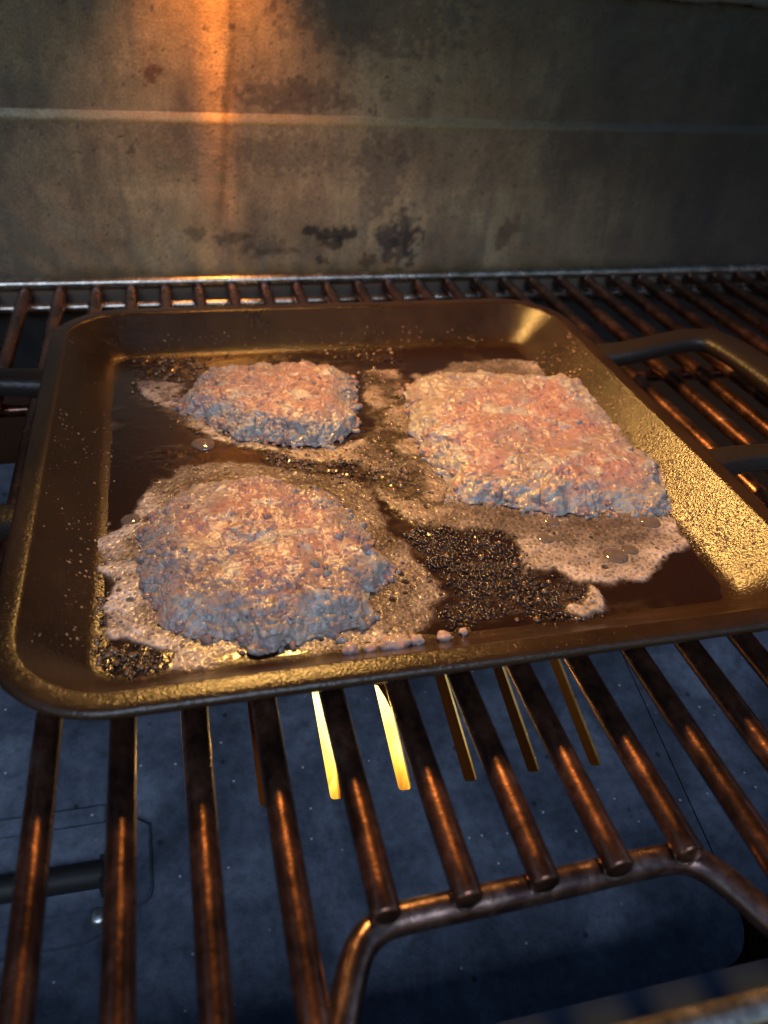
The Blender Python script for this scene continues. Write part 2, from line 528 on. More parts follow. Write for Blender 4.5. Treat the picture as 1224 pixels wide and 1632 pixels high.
# lid, open above the cooking space, and the firebox walls
def slab(name, a, b, c, d, t, mat, n=(0, 0, 1)):
    n = np.array(n, float) * t
    Q = [np.array(p, float) for p in (a, b, c, d)]
    V = Q + [q + n for q in Q]
    F = [(0,1,2,3),(7,6,5,4),(4,5,1,0),(5,6,2,1),(6,7,3,2),(7,4,0,3)]
    return mesh(name, V, F, mat, grill, smooth=False)
slab('lid', (-140, 14, 338), (640, 14, 338), (640, -400, 350), (-140, -400, 350), 4, M_SOOT)
slab('side_panel', (-141, 14, -170), (-141, -440, -170), (-141, -440, 60), (-141, 14, 340), 4, M_SOOT, (-1, 0, 0))
slab('side_panel', (641, 14, -170), (641, -440, -170), (641, -440, 60), (641, 14, 340), 4, M_SOOT, (1, 0, 0))
slab('firebox_floor', (-140, -440, -168), (640, -440, -168), (640, 10, -168), (-140, 10, -168), -3, M_FIREBOX)
slab('firebox_back', (-140, 9, -168), (640, 9, -168), (640, 9, -52), (-140, 9, -52), 3, M_FIREBOX, (0, 1, 0))
slab('firebox_front', (-140, -446, -168), (640, -446, -168), (640, -446, -8), (-140, -446, -8), -3, M_SOOT, (0, 1, 0))
mesh('front_ledge', *box_data((-140, -446, -43), (640, -417, -40)), simple('blued_ledge', (.035, .052, .09), .85, 0, **{'Specular IOR Level': .1}), grill, smooth=False)

# lid lamp, just above the picture: a shallow dish with a bulb
cx, cy, cz = LAMP_AT
ang = np.arange(28) * 2 * math.pi / 28
prof = [(4, 42), (20, 40), (32, 36), (35, 33), (34, 33), (31, 35), (20, 38.6), (4, 40.6)]
V = np.concatenate([np.stack([cx + r * np.cos(ang), cy + r * np.sin(ang), np.full(28, cz + z)], 1) for r, z in prof])
lamp_o = mesh('lid_lamp', V, gridF(len(prof), 28, True), simple('lamp_dish', (.55, .5, .42), .35, .8), grill)
mesh('lamp_bracket', *tube_data([(cx, cy, cz + 40), (cx, cy, cz + 42), (cx, cy, cz + 46)], 5, 12), M_SOOT, grill)
ld = bpy.data.lights.new('lid_bulb', 'SPOT')
ld.energy = 5.2
ld.color = (1.0, .53, .14)
ld.shadow_soft_size = .032
ld.spot_size = math.radians(86)
ld.spot_blend = 1.0
lo = bpy.data.objects.new('lid_bulb', ld); put(lo)
lo.location = (cx * S, cy * S, (cz + 2) * S)
lo.rotation_euler = (Vector((292, -322, 8)) - Vector(LAMP_AT)).to_track_quat('-Z', 'Y').to_euler()

wd = bpy.data.lights.new('wall_glow_spot', 'SPOT')  # added spot without a fixture, for the warm glow on the wall
wd.energy = .42
wd.color = (1.0, .36, .06)
wd.shadow_soft_size = .008
wd.spot_size = math.radians(92)
wd.spot_blend = 1.0
wl = bpy.data.objects.new('wall_glow_spot', wd); put(wl)
wl.location = (118 * S, -8 * S, 212 * S)
wl.rotation_euler = (0, 0, 0)
xd = bpy.data.lights.new('wall_streak_spot', 'SPOT')  # added narrow spot that draws the bright streak down the wall
xd.energy = 5.5
xd.color = (1.0, .36, .06)
xd.shadow_soft_size = .006
xd.spot_size = math.radians(7.2)
xd.spot_blend = 1.0
xl = bpy.data.objects.new('wall_streak_spot', xd); put(xl)
xl.location = (119.5 * S, -9 * S, 292 * S)
xl.rotation_euler = (Vector((117, 8, 128)) - Vector((119.5, -9, 292))).to_track_quat('-Z', 'Y').to_euler()

# ================================================================== heat plate with slots
PLT = np.array([150., -380., -78.]); SL = .242 / .97
def pz(y, up=0.0):
    return PLT[2] + (y - PLT[1]) * SL + up
plate = thing('heat_plate', 'dark blue grey sloping steel plate with slots, below the cooking grate', 'heat plate', (150, -380, -78))
SLOTS = [(73.4 + 24.72 * k, 78.3 + 24.72 * k) for k in range(-4, 11)]
FRONT = {0: -324.5, 1: -324.8, 2: -326.4, 3: -327.2, 4: -328.0, 5: -328.4, 6: -330.0}
Y_FRONT, Y_BACK, X_L, X_R = -401.0, -154.0, -90.0, 254.0
def plate_panel():
    xs = [X_L]
    for a_, b_ in SLOTS:
        if a_ > X_L + 5 and b_ < X_R - 5: xs += [a_, b_]
    xs.append(X_R)
    T = 2.4
    cells = []; V = []; F = []
    def poly(pts):
        """closed outline (x, y) on the slope -> a slab of thickness T"""
        n = len(pts); o = len(V)
        for x, y in pts: V.append((x, y, pz(y)))
        for x, y in pts: V.append((x, y, pz(y) - T))
        F.append(tuple(range(o, o + n))); F.append(tuple(range(o + 2 * n - 1, o + n - 1, -1)))
        for k in range(n):
            F.append((o + k, o + n + k, o + n + (k + 1) % n, o + (k + 1) % n))
    # one outline per strip, plus the front apron, sharing exact edges
    yb = -176.0
    for k in range(0, len(xs) - 1):
        a_, b_ = xs[k], xs[k + 1]
        slot = (k % 2 == 1)
        if not slot:
            poly([(a_, -318), (b_, -318), (b_, yb), (a_, yb)])
    # apron in front of the slots: rounded notch at each slot end
    def slot_front(a_):
        idx = int(round((a_ - 73.4) / 24.72)); return FRONT.get(idx, -326.0)
    top = []
    for k in range(0, len(xs) - 1):
        a_, b_ = xs[k], xs[k + 1]
        if k % 2 == 1:
            yf = slot_front(a_)
            top += [(a_, -318), (a_ + .05, yf + 1.2), (a_ + .4, yf + .35), (a_ + 1.2, yf), (b_ - 1.2, yf - .15), (b_ - .4, yf + .25), (b_ - .05, yf + 1.2), (b_, -318)]
    r = 15
    corner = [(X_R - r + r * math.cos(t), Y_FRONT + r + r * math.sin(t)) for t in np.linspace(0, -math.pi / 2, 10)]
    out = [(X_R, -318)] + corner + [(X_L, Y_FRONT), (X_L, -318)] + top
    poly(out[::-1])
    poly([(X_L, yb), (X_R, yb), (X_R, Y_BACK), (X_L, Y_BACK)])
    return V, F
V, F = plate_panel()
mesh('slotted_panel', V, F, M_PLATE, plate, smooth=False)
# right-hand wing beyond the seam
V, F = box_data((X_R + .7, -384, 0), (420, -262, 2.6))
mesh('wing_panel', [(x, y, pz(y) - 2.9 + z) for x, y, z in V], F, M_PLATE, plate, smooth=False)
# raised pad on the left with rounded corner, the tube lying on it, seams and bolt
def raised(name, pts, up, base=.0):
    n = len(pts)
    c = np.mean(pts, 0)
    ins = [tuple(np.array(p) + (c - np.array(p)) / np.linalg.norm(c - np.array(p)) * .8) for p in pts]
    V = [(x, y, pz(y) + base) for x, y in pts] + [(x, y, pz(y) + base + up * .7) for x, y in pts] + [(x, y, pz(y) + base + up) for x, y in ins]
    F = [tuple(range(2 * n, 3 * n))]
    for k in range(n):
        k2 = (k + 1) % n
        F.append((k, k2, n + k2, n + k)); F.append((n + k, n + k2, 2 * n + k2, 2 * n + k))
    o = mesh(name, V, F, M_PLATE, plate, smooth=False)
    return o
raised('hatch_panel', [(-90, -357.6), (40, -357.6), (47, -355.8), (47, -316.5), (-90, -315.5)], 1.8)
arc = [(61.5 - 4 + 4 * math.cos(t), -349.3 + 4 + 4 * math.sin(t)) for t in np.linspace(-math.pi / 2, 0, 7)]
raised('raised_pad', [(-90, -349.3)] + arc + [(61.5, -326)] + [(57, -323), (-90, -323)], 3.2, .0)
mesh('probe_tube', *rounded_bar((-90, -338.2, pz(-338.2) + 5.2), (47.5, -340.6, pz(-340.6) + 5.2), 4.2, 18, 1.0), M_SOOT, plate)
mesh('tube_clip', *box_data((46.0, -346.5, pz(-340) - 1), (48.2, -335.5, pz(-340) + 8)), M_SOOT, plate, smooth=False)
bv = []
for r_, z_ in [(0.2, 1.6), (1.6, 1.5), (2.6, 1.0), (3.0, 0), (3.0, -1.5)]:
    bv.append(np.stack([45.0 + r_ * np.cos(ang), -351.5 + r_ * np.sin(ang) * .96, pz(-351.5) + 2.2 + z_ + r_ * np.sin(ang) * SL], 1))
mesh('bolt', np.concatenate(bv), gridF(5, 28, True), M_BOLT, plate)

# ================================================================== burner and flame under the plate
burner = thing('burner', 'rusty burner box glimpsed through the slots under the flame', 'burner', (140, -250, -166))
for lo_, hi_, nm in [((52, -334, -166), (262, -332, -96), 'burner_front'), ((52, -150, -166), (262, -148, -60), 'burner_back'),
                     ((52, -332, -166), (54, -150, -96), 'burner_side'), ((260, -332, -166), (262, -150, -96), 'burner_side')]:
    mesh(nm, *box_data(lo_, hi_), M_FIREBOX, burner, smooth=False)
def tongue(bx, by, w, l, h, seed):
    nu, nv = 30, 26
    u = np.arange(nu) * 2 * math.pi / nu; v = np.linspace(0, 1, nv)
    U, Vv = np.meshgrid(u, v)
    prof = (np.sin(math.pi * np.clip(Vv, 0, 1) ** .62) ** .8) * (1 - .35 * Vv) + .02
    X = w * prof * np.cos(U); Y = l * prof * np.sin(U); Z = h * Vv
    P = np.stack([X.ravel(), Y.ravel(), Z.ravel()], 1)
    n = fbm(P + seed * 77, 14, seed, 3)
    P[:, 0] += n * 5 * Vv.ravel(); P[:, 1] += fbm(P + seed * 51, 16, seed + 9, 3) * 8 * Vv.ravel()
    P[:, 2] += fbm(P, 9, seed + 3, 2) * 3
    hot = sstep(-316, -268, P[:, 1] + by + 7 * fbm(P, 8, seed + 5, 3)) * sstep(20, 52, P[:, 2] + 9 * fbm(P, 7, seed + 6, 3))
    return P + [bx, by, -150], gridF(nv, nu, True), np.repeat(hot[:, None], 3, 1)
Ps, Fs, Cs, o_ = [], [], [], 0
for k, (bx, by, w, l, h) in enumerate([(126, -278, 12, 34, 78), (153, -276, 16, 38, 84), (141, -250, 18, 28, 88), (124, -215, 15, 26, 92), (152, -212, 15, 26, 94), (138, -185, 15, 22, 96)]):
    P, Fq, c = tongue(bx, by, w, l, h, k + 1)
    Ps.append(P); Fs.append(Fq + o_); Cs.append(c); o_ += len(P)
mesh('flame', np.concatenate(Ps), np.concatenate(Fs), M_FLAME, None, col=np.concatenate(Cs),
     label='bright yellow flame burning behind the slots of the dark plate', cat='flame')

fd = bpy.data.lights.new('flame_light', 'POINT')
fd.energy = .8; fd.color = (1.0, .52, .12); fd.shadow_soft_size = .022
fl = bpy.data.objects.new('flame_light', fd); put(fl)
fl.location = (140 * S, -262 * S, -104 * S)

# ================================================================== cooking grate
grate = thing('cooking_grate', 'rusty round-bar cooking grate with a notched front, carrying the pan', 'cooking grate', (160, -200, 0))
RR = 3.75
Y_END = -405.3
V, F = rounded_bar((0, Y_END, 0), (0, 3.0, 0), RR, 18, .8, 60)
V = V + np.stack([fbm(V, 22, 5) * .15, 0 * V[:, 0], fbm(V, 22, 6) * .15], 1)
proto = mesh('rod', V, F, M_ROD, None); shade_sharp(proto, 50)
short_me = proto.data
V2, F2 = rounded_bar((0, -437.0, 0), (0, 3.0, 0), RR, 18, .8, 60)
pl = mesh('rod', V2, F2, M_ROD, None); shade_sharp(pl, 50)
long_me = pl.data
bpy.data.objects.remove(pl); bpy.data.objects.remove(proto)
for i in range(-5, 31):
    o = bpy.data.objects.new('rod', short_me if 6 <= i <= 10 else long_me)
    put(o, grate)
    dx = float(rng.normal(0, .25))
    o.location = ((20 * i + dx) * S - grate.location[0], -grate.location[1], float(rng.normal(0, .1)) * S)
    o.rotation_euler = (0, float(rng.uniform(0, 6.28)), 0)
for i in range(6, 11):
    Vw = PEB * [3.0, 1.7, 1.5] + [20 * i, -403.6, -4.0]
    Vw = Vw + PEB * (.5 * fbm(Vw, 1.6, 77, 2))[:, None]
    mesh('weld_bead', Vw, PEF, M_RAIL, grate)
# rear rail in front of the rod ends, the rail under them, a cross bar, and the notched front bar
mesh('rear_rail', *tube_data([(x, 5.0 - .4 * math.sin(x / 90), 4.2) for x in range(-130, 631, 20)], 3.1, 14), M_RAIL, grate)
mesh('lower_rail', *tube_data([(x, -2.0, -7.8) for x in range(-130, 631, 20)], 2.5, 12), M_RAIL, grate)
mesh('cross_bar', *tube_data([(x, -130, -7.2) for x in range(-130, 631, 40)], 3.2, 12), M_ROD, grate)
fx = [(-130, -440), (60, -440), (88, -439.5), (96, -437), (101, -432), (105.5, -423), (110.5, -411.5), (114, -406), (119, -402.8), (126, -402.0)]
fx += [(150, -401.8), (175, -401.2), (194, -400.6), (201, -401.2), (206, -404.5), (210, -410.6), (214.5, -421), (219, -431), (223, -437), (230, -440), (258, -440), (630, -440)]
def smooth_path(Q, z, it=2):
    Q = [np.array(q, float) for q in Q]
    for _ in range(it):
        R_ = [Q[0]]
        for a_, b_ in zip(Q[:-1], Q[1:]): R_ += [a_ * .75 + b_ * .25, a_ * .25 + b_ * .75]
        Q = R_ + [Q[-1]]
    return [(q[0], q[1], z) for q in Q]
mesh('front_bar', *tube_data(smooth_path(fx, -7.4), 3.9, 16), mat_rod('worn_front_bar', (.08, .045, .04), (.24, .15, .12), (.45, .38, .34)), grate)
mesh('front_rim', *tube_data([(x, -441.2, 0) for x in range(-130, 631, 40)], 3.7, 16), M_RAIL, grate)

# ================================================================== griddle pan
PX0, PX1, PY0, PY1 = 26.0, 291.3, -351.3, -81.3
PCX, PCY = (PX0 + PX1) / 2, (PY0 + PY1) / 2
pan = thing('griddle_pan', 'square brown cast iron griddle pan with two loop handles on the grate', 'griddle pan', (PCX, PCY, 3.8))
PROF = [(120, 3.85), (60, 3.85), (27, 3.85), (23.5, 4.4), (20, 6.2), (12, 12.2), (5.5, 16.2), (2.2, 17.6), (.7, 18.6), (.05, 19.8), (0, 20.6), (.35, 21.5), (1.2, 21.95),
        (2.6, 22.15), (5.0, 22.15), (6.8, 22.1), (7.5, 21.9), (8.2, 21.2), (11, 18.7), (14.5, 15.5), (18, 12.3), (21.5, 9.2), (24.0, 7.3), (25.8, 6.4), (28.5, 5.95), (36, 5.82), (60, 5.8), (120, 5.8)]
def perim(inset, R0=35.0, nc=20, ns=40):
    r = max(R0 - inset, .6 if inset < 60 else .4)
    x0, x1, y0, y1 = PX0 + inset, PX1 - inset, PY0 + inset, PY1 - inset
    if inset > R0 - 5: r = max(5.0 if inset < 60 else 2, R0 - inset)
    pts = []
    for (cx_, cy_, a0) in ((x1 - r, y0 + r, -90), (x1 - r, y1 - r, 0), (x0 + r, y1 - r, 90), (x0 + r, y0 + r, 180)):
        arc_ = [(cx_ + r * math.cos(math.radians(a0 + 90 * t / nc)), cy_ + r * math.sin(math.radians(a0 + 90 * t / nc))) for t in range(nc + 1)]
        pts.append(arc_)
    out = []
    for k in range(4):
        out += pts[k]
        a_ = np.array(pts[k][-1]); b_ = np.array(pts[(k + 1) % 4][0])
        out += [tuple(a_ + (b_ - a_) * t / ns) for t in range(1, ns)]
    return np.array(out)
rings = []
for o_, z_ in PROF:
    p_ = perim(o_)
    rings.append(np.concatenate([p_, np.full((len(p_), 1), z_)], 1))
nP = len(rings[0])
V = np.concatenate(rings)
V[:, 2] += fbm(V, 40, 8, 2) * .12 * (V[:, 2] > 7)
F = [tuple(f) for f in gridF(len(PROF), nP, True)]
F.append(tuple(range(nP))); F.append(tuple(reversed(range((len(PROF) - 1) * nP, len(PROF) * nP))))
F = [tuple(reversed(f)) for f in F]
mesh('pan_body', V, F, M_PAN, pan)

def handle_data(mirror):
    path = [(280, -150, 13.0, 14, 9), (292, -150, 15.5, 14, 9), (310, -150, 17.5, 13, 8), (330, -146.5, 19.2, 12.5, 8), (347, -144, 20, 13.5, 8), (357, -147, 20.3, 17, 8), (361.5, -156, 20.4, 18, 8),
            (363.5, -175, 20.4, 18, 8), (364, -202, 20.4, 18, 8), (363.5, -229, 20.4, 18, 8), (361.5, -248, 20.4, 18, 8), (357, -257, 20.3, 17, 8), (347, -260, 20, 13.5, 8), (330, -257.5, 19.2, 12.5, 8), (310, -254, 17.5, 13, 8), (292, -254, 15.5, 14, 9), (280, -254, 13.0, 14, 9)]
    Q = np.array(path, float)
    t = np.arange(len(Q)); tt = np.linspace(0, len(Q) - 1, 97)
    def cr(c):
        i = np.clip(np.floor(tt).astype(int), 0, len(Q) - 2); f = tt - i
        g = lambda k: Q[np.clip(i + k, 0, len(Q) - 1), c]
        return .5 * (2 * g(0) + (g(1) - g(-1)) * f + (2 * g(-1) - 5 * g(0) + 4 * g(1) - g(2)) * f ** 2 + (3 * g(0) - g(-1) - 3 * g(1) + g(2)) * f ** 3)
    C = np.stack([cr(k) for k in range(5)], 1)
    T = np.gradient(C[:, :2], axis=0); T /= np.linalg.norm(T, axis=1)[:, None]
    N = np.stack([T[:, 1], -T[:, 0]], 1)
    sec = [(-.5, -.35), (-.5, .3), (-.47, .45), (-.40, .5), (-.2, .53), (.2, .5), (.40, .38), (.48, .2), (.5, 0), (.47, -.3), (.4, -.5), (-.42, -.5)]
    V = []
    for k in range(len(C)):
        x, y, z, w, h = C[k]
        for a_, b_ in sec:
            V.append((x + N[k, 0] * a_ * w, y + N[k, 1] * a_ * w, z + b_ * h))
    V = np.array(V)
    if mirror: V[:, 0] = 2 * PCX - V[:, 0]
    F = [tuple(f) for f in gridF(len(C), len(sec), True)] + [tuple(range(len(sec))), tuple(reversed(range((len(C) - 1) * len(sec), len(C) * len(sec))))]
    if mirror: F = [tuple(reversed(f)) for f in F]
    return V, F
M_HANDLE = simple('black_cast_iron', (.014, .009, .007), .42, 0, **{'Specular IOR Level': .28})
mh, nt_, b_ = M_HANDLE, M_HANDLE.node_tree, M_HANDLE.node_tree.nodes['Principled BSDF']
bump(nt_, b_, noise_node(nt_, 480, 4).outputs['Fac'], .6, .7)
for mir in (False, True):
    o = mesh('handle', *handle_data(mir), M_HANDLE, pan); shade_sharp(o, 40)

# ================================================================== what is frying in the pan
ZF = 5.8
PATTY_A = [(75.7, -237.8), (81.3, -233.1), (87.6, -229.4), (104.0, -228.7), (115.4, -232.6), (128.4, -241.1), (137.9, -247.1), (143.6, -261.6), (143.6, -280.8), (149.7, -287.8), (143.1, -297.1), (136.7, -302.5), (135.1, -310.0), (125.0, -315.7), (110.1, -317.3), (100.2, -320.8), (93.5, -314.5), (79.9, -307.9), (71.7, -302.2), (71.0, -296.1), (67.8, -289.4), (66.6, -264.4), (68.9, -251.1)]
PATTY_B = [(82.8, -157.7), (88.7, -147.9), (99.2, -135.4), (109.5, -129.5), (129.3, -127.9), (144.0, -130.9), (156.2, -137.1), (163.3, -142.8), (163.7, -160.3), (158.3, -170.5), (158.7, -184.2), (153.6, -191.4), (144.6, -200.7), (128.6, -200.7), (123.9, -196.5), (117.0, -195.5), (110.4, -193.1), (105.9, -192.6), (99.2, -180.8), (96.0, -176.4), (86.0, -165.8)]
PATTY_C = [(189.6, -160.0), (200.3, -149.5), (224.0, -149.2), (243.6, -152.7), (263.8, -157.7), (277.9, -163.6), (277.9, -184.5), (280.6, -196.2), (275.2, -223.4), (276.3, -231.7), (277.8, -250.6), (271.9, -260.5), (266.9, -269.9), (246.8, -269.5), (218.6, -264.5), (205.8, -257.8), (197.4, -254.8), (184.8, -249.9), (186.3, -238.0), (182.8, -223.5), (182.5, -205.8), (183.2, -195.9), (187.6, -172.0)]
FOAM_A = [(80.5, -209.3), (69.3, -224.8), (63.5, -234.7), (58.1, -246.0), (51.8, -252.7), (49.7, -263.3), (50.6, -273.8), (55.8, -281.2), (53.3, -294.6), (51.7, -301.6), (54.7, -309.0), (61.1, -311.5), (72.3, -317.5), (72.7, -324.0), (84.2, -327.3), (91.6, -325.3), (94.2, -321.3), (110.5, -323.7), (127.2, -327.1), (144.9, -327.5), (153.0, -320.5), (157.9, -310.8), (168.5, -306.9), (165.5, -301.8), (163.0, -293.7), (160.7, -277.2), (155.1, -266.7), (154.7, -248.1), (154.6, -232.4), (146.7, -226.6), (133.3, -222.4), (109.2, -211.8), (91.7, -209.4)]
FOAM_C = [(195.7, -143.0), (179.5, -197.6), (177.9, -233.4), (177.9, -251.5), (160.6, -259.5), (173.3, -266.7), (195.3, -274.9), (197.0, -286.6), (194.7, -298.8), (204.2, -301.4), (212.2, -307.5), (220.3, -310.5), (235.4, -310.6), (244.8, -303.4), (264.3, -294.2), (269.8, -278.1), (270.3, -265.1), (289.3, -217.4), (288.7, -174.2), (288.3, -145.7), (269.2, -132.3), (246.7, -126.1), (221.2, -129.7)]
FOAM_M = [(170.9, -131.8), (194.0, -130.6), (192.1, -156.4), (183.6, -203.6), (185.9, -224.8), (184.1, -248.0), (183.1, -267.0), (170.5, -267.9), (160.1, -261.5), (154.5, -243.7), (152.0, -220.1), (129.4, -214.5), (115.1, -205.1), (153.1, -202.3), (164.2, -190.0)]
FOAM_B = [(61.7, -130.4), (76.6, -134.1), (87.5, -137.9), (84.4, -156.6), (93.9, -174.3), (108.4, -193.8), (126.0, -202.4), (147.0, -205.2), (162.9, -195.4), (155.4, -210.5), (129.9, -211.1), (105.2, -199.7), (92.8, -191.8), (80.5, -174.9), (70.1, -155.0), (63.2, -148.0)]
FOAM_D = [(196.8, -313.5), (201.9, -317.6), (211.1, -315.0), (215.8, -307.4), (221.2, -311.0), (214.3, -322.8), (206.0, -323.6), (198.3, -320.7)]
CHAR_A = [(158.6, -267.2), (173.3, -266.7), (195.3, -274.9), (197.0, -286.6), (197.3, -301.0), (215.1, -309.0), (212.3, -324.6), (199.1, -323.9), (184.8, -315.3), (170.9, -317.6), (160.5, -323.2), (159.1, -314.1), (170.2, -306.5), (164.4, -288.7)]
CHAR_B = [(48.1, -263.1), (50.8, -280.4), (55.1, -293.5), (51.7, -303.0), (54.7, -310.4), (72.3, -318.8), (72.6, -325.3), (64.7, -326.3), (52.1, -312.6), (47.7, -295.2), (45.7, -276.3)]
CHAR_C = [(115.4, -202.6), (152.3, -205.9), (171.4, -217.8), (180.5, -233.7), (165.4, -240.9), (156.5, -235.0), (132.5, -227.0), (116.1, -217.6)]
CHAR_D = [(58.5, -99.6), (95.8, -95.6), (134.7, -95.3), (200.5, -105.7), (194.6, -128.4), (170.4, -118.4), (134.0, -100.8), (97.7, -114.7), (84.5, -140.9), (67.5, -129.0)]


UV = []
for a_, b_ in [(0, 1)]:
    for ph in (0.0, .45, .95, 1.45):
        for k in range(8):
            UV.append((math.cos(ph) * math.cos(k * math.pi / 4), math.cos(ph) * math.sin(k * math.pi / 4), math.sin(ph)))
UV = np.array(UV); UF = gridF(4, 8, True)

def catmull(poly, n=12):
    Q = np.array(poly, float); out = []
    for k in range(len(Q)):
        p0, p1, p2, p3 = Q[k - 1], Q[k], Q[(k + 1) % len(Q)], Q[(k + 2) % len(Q)]
        for f in np.arange(n) / n:
            out.append(.5 * (2 * p1 + (p2 - p0) * f + (2 * p0 - 5 * p1 + 4 * p2 - p3) * f * f + (3 * p1 - p0 - 3 * p2 + p3) * f ** 3))
    return np.array(out)

def patty(label, poly, T, dome, seed, rough_top, strand_dir=0.3, shrink=1.0):
    B = catmull(poly)
    c = np.array([(B[:, 0].min() + B[:, 0].max()) / 2, (B[:, 1].min() + B[:, 1].max()) / 2])
    B = c + (B - c) * shrink
    th = np.arctan2(B[:, 1] - c[1], B[:, 0] - c[0]); rr = np.hypot(*(B - c).T)
    o = np.argsort(th); th, rr = th[o], rr[o]
    NT = 760
    t = -math.pi + (np.arange(NT) + .5) * 2 * math.pi / NT
    R = np.interp(t, th, rr, period=2 * math.pi)
    e = np.stack([c[0] + R * np.cos(t), c[1] + R * np.sin(t), 0 * t], 1)
    R = R + fbm(e, 8, seed, 4) * 3.0 + (1 - worley(e, 6.5, seed + 4, True)[0] ** 2) * 2.6 - 1.6
    rows = []
    NR = 140
    s = np.linspace(0.004, 1, NR) ** .8
    for q in s:
        d = (1 - q) * R
        h = T * (1 - .76 * (1 - np.clip(d / 13, 0, 1)) ** 2.2) + dome * (1 - q ** 2)
        rows.append(np.stack([c[0] + R * q * np.cos(t), c[1] + R * q * np.sin(t), ZF + h], 1))
    he = T * .24
    NSd = 16
    for k in range(1, NSd + 1):
        v = k / NSd
        q = 1.0 + (.9 * math.sin(math.pi * min(v * 1.2, 1)) - .7 * v ** 2) / R
        rows.append(np.stack([c[0] + R * q * np.cos(t), c[1] + R * q * np.sin(t), np.full(NT, ZF + he * (1 - v) - .1)], 1))
    G = np.array(rows)                       # rows x NT x 3
    du = np.roll(G, -1, 1) - np.roll(G, 1, 1)
    dv = np.gradient(G, axis=0)
    N = np.cross(dv, du); N /= np.linalg.norm(N, axis=2, keepdims=True) + 1e-9
    N = np.where(N[..., 2:3] < -.2, -N, N)
    P = G.reshape(-1, 3); N = N.reshape(-1, 3)
    srow = np.concatenate([s, np.ones(NSd)])
    edge = np.repeat(sstep(.45, .98, srow), NT)
    rm = rough_top + (1 - rough_top) * edge
    rm = rm * (.3 + .9 * sstep(-.35, .4, fbm(P, 13, seed + 20, 3)))
    Pw = P + np.stack([fbm(P, 6, seed + 1, 2), fbm(P, 6, seed + 2, 2), fbm(P, 6, seed + 3, 2)], 1) * 2.0
    f1, f2, id1 = worley(Pw * [1, 1, 1.2], 6.2, seed + 5)
    g1, g2, id2 = worley(Pw, 2.5, seed + 6)
    lump = (1 - f1 ** 2) * (.5 + .8 * id1)
    lump2 = (1 - g1 ** 2) * (.5 + .8 * id2)
    ca, sa = math.cos(strand_dir), math.sin(strand_dir)
    Ps = np.stack([(P[:, 0] * ca + P[:, 1] * sa) / 3.4, (-P[:, 0] * sa + P[:, 1] * ca), P[:, 2] * .4], 1)
    strand = fbm(Ps, 1.7, seed + 7, 3)
    ridge = 1 - np.abs(fbm(Pw, 9, seed + 8, 4)) * 2.2
    crease = -np.clip(ridge - .72, 0, 1) * 3.2
    disp = rm * (2.5 * lump + .9 * lump2 - 1.7) +   .15 * strand + crease * (.34 + .6 * rm) + 2.4 * fbm(P, 17, seed + 9, 3) * (1 - .3 * edge) + .15 * fbm(P, 2.6, seed + 10, 3) + (.06 + .30 * rm) * (1 - worley(P, 1.7, seed + 30)[0] ** 2)
    holes = (id1 > .86) * np.clip(.55 - f1, 0, 1) * 4.0
    disp -= holes * rm
    low = np.repeat(np.concatenate([np.ones(NR), 1 - .75 * np.linspace(0, 1, NSd) ** 2]), NT)
    P = P + N * (disp * low)[:, None]
    P[:, 2] = np.maximum(P[:, 2], ZF - .1)
    # colour of the meat itself: seared pinkish brown, grey where still raw-grey, pale fat at the foot
    a_ = fbm(P, 16, seed + 11, 4); b2 = fbm(P, 4.5, seed + 12, 3)
    colr = mixc((.285, .138, .116), (.215, .145, .125), sstep(-.3, .4, a_ + .4 * edge - .1))
    colr = mixc(colr, (.13, .062, .046), .7 * sstep(.1, .6, b2 + .3 * lump2 - .2))
    colr = mixc(colr, (.30, .275, .25), .7 * sstep(.12, .4, fbm(P, 6.5, seed + 40, 4)))
    colr = mixc(colr, (.42, .31, .26), .55 * (id2 > .72) * (1 - sstep(.3, .6, g1)))
    foot = np.repeat(np.concatenate([np.zeros(NR), np.linspace(0, 1, NSd)]), NT)
    colr = mixc(colr, (.27, .235, .19), .8 * np.repeat(sstep(.66, .97, srow), NT) * sstep(-.5, .3, b2))
    colr = mixc(colr, (.58, .60, .60), .8 * sstep(.45, .75, foot + .25 * b2) * (1 - sstep(.9, 1.0, foot)))
    s1, s2, s3 = worley(P, 2.6, seed + 70)
    colr = mixc(colr, (.05, .026, .02), .85 * (s3 > .84) * (1 - sstep(.12, .30, s1)))
    F = gridF(NR + NSd, NT, True)
    P = np.concatenate([P, [[c[0], c[1], P[:NT, 2].mean()]]]); colr = np.concatenate([colr, colr[:1]])
    F = np.concatenate([F, np.stack([np.full(NT, len(P) - 1), (np.arange(NT) + 1) % NT, np.arange(NT), np.arange(NT)], 1)])
    Fl = [tuple(f) for f in F[:-NT]] + [tuple(f[:3]) for f in F[-NT:]]
    Fl = [tuple(reversed(f)) for f in Fl]
    o = mesh('beef_patty', P, Fl, M_MEAT, None, col=colr, label=label, cat='beef patty', group='beef patties frying in the pan')
    # loose crumbles of mince along the edge and half sunk in the top
    r_ = np.random.default_rng(seed)
    ne, nt_ = 230, 40
    ia = r_.integers(0, NT, ne); off = r_.normal(.2, 1.7, ne)
    ce = np.stack([c[0] + (R[ia] + off) * np.cos(t[ia]), c[1] + (R[ia] + off) * np.sin(t[ia]), ZF + .4 + np.clip(1.6 - off * .8, 0, 4) * r_.random(ne)], 1)
    re = .55 + 1.2 * r_.random(ne) ** 2
    it = r_.integers(NT * 20, NR * NT, nt_)
    ct = P[it] - [0, 0, .35]; rt = .7 + 1.1 * r_.random(nt_) ** 2
    cc, rc = np.concatenate([ce, ct]), np.concatenate([re, rt]); n_ = len(cc)
    sq = .7 + .6 * r_.random((n_, 1, 3)) * [1, 1, .7]
    Vp = PEB[None] * sq * rc[:, None, None] + cc[:, None, :]
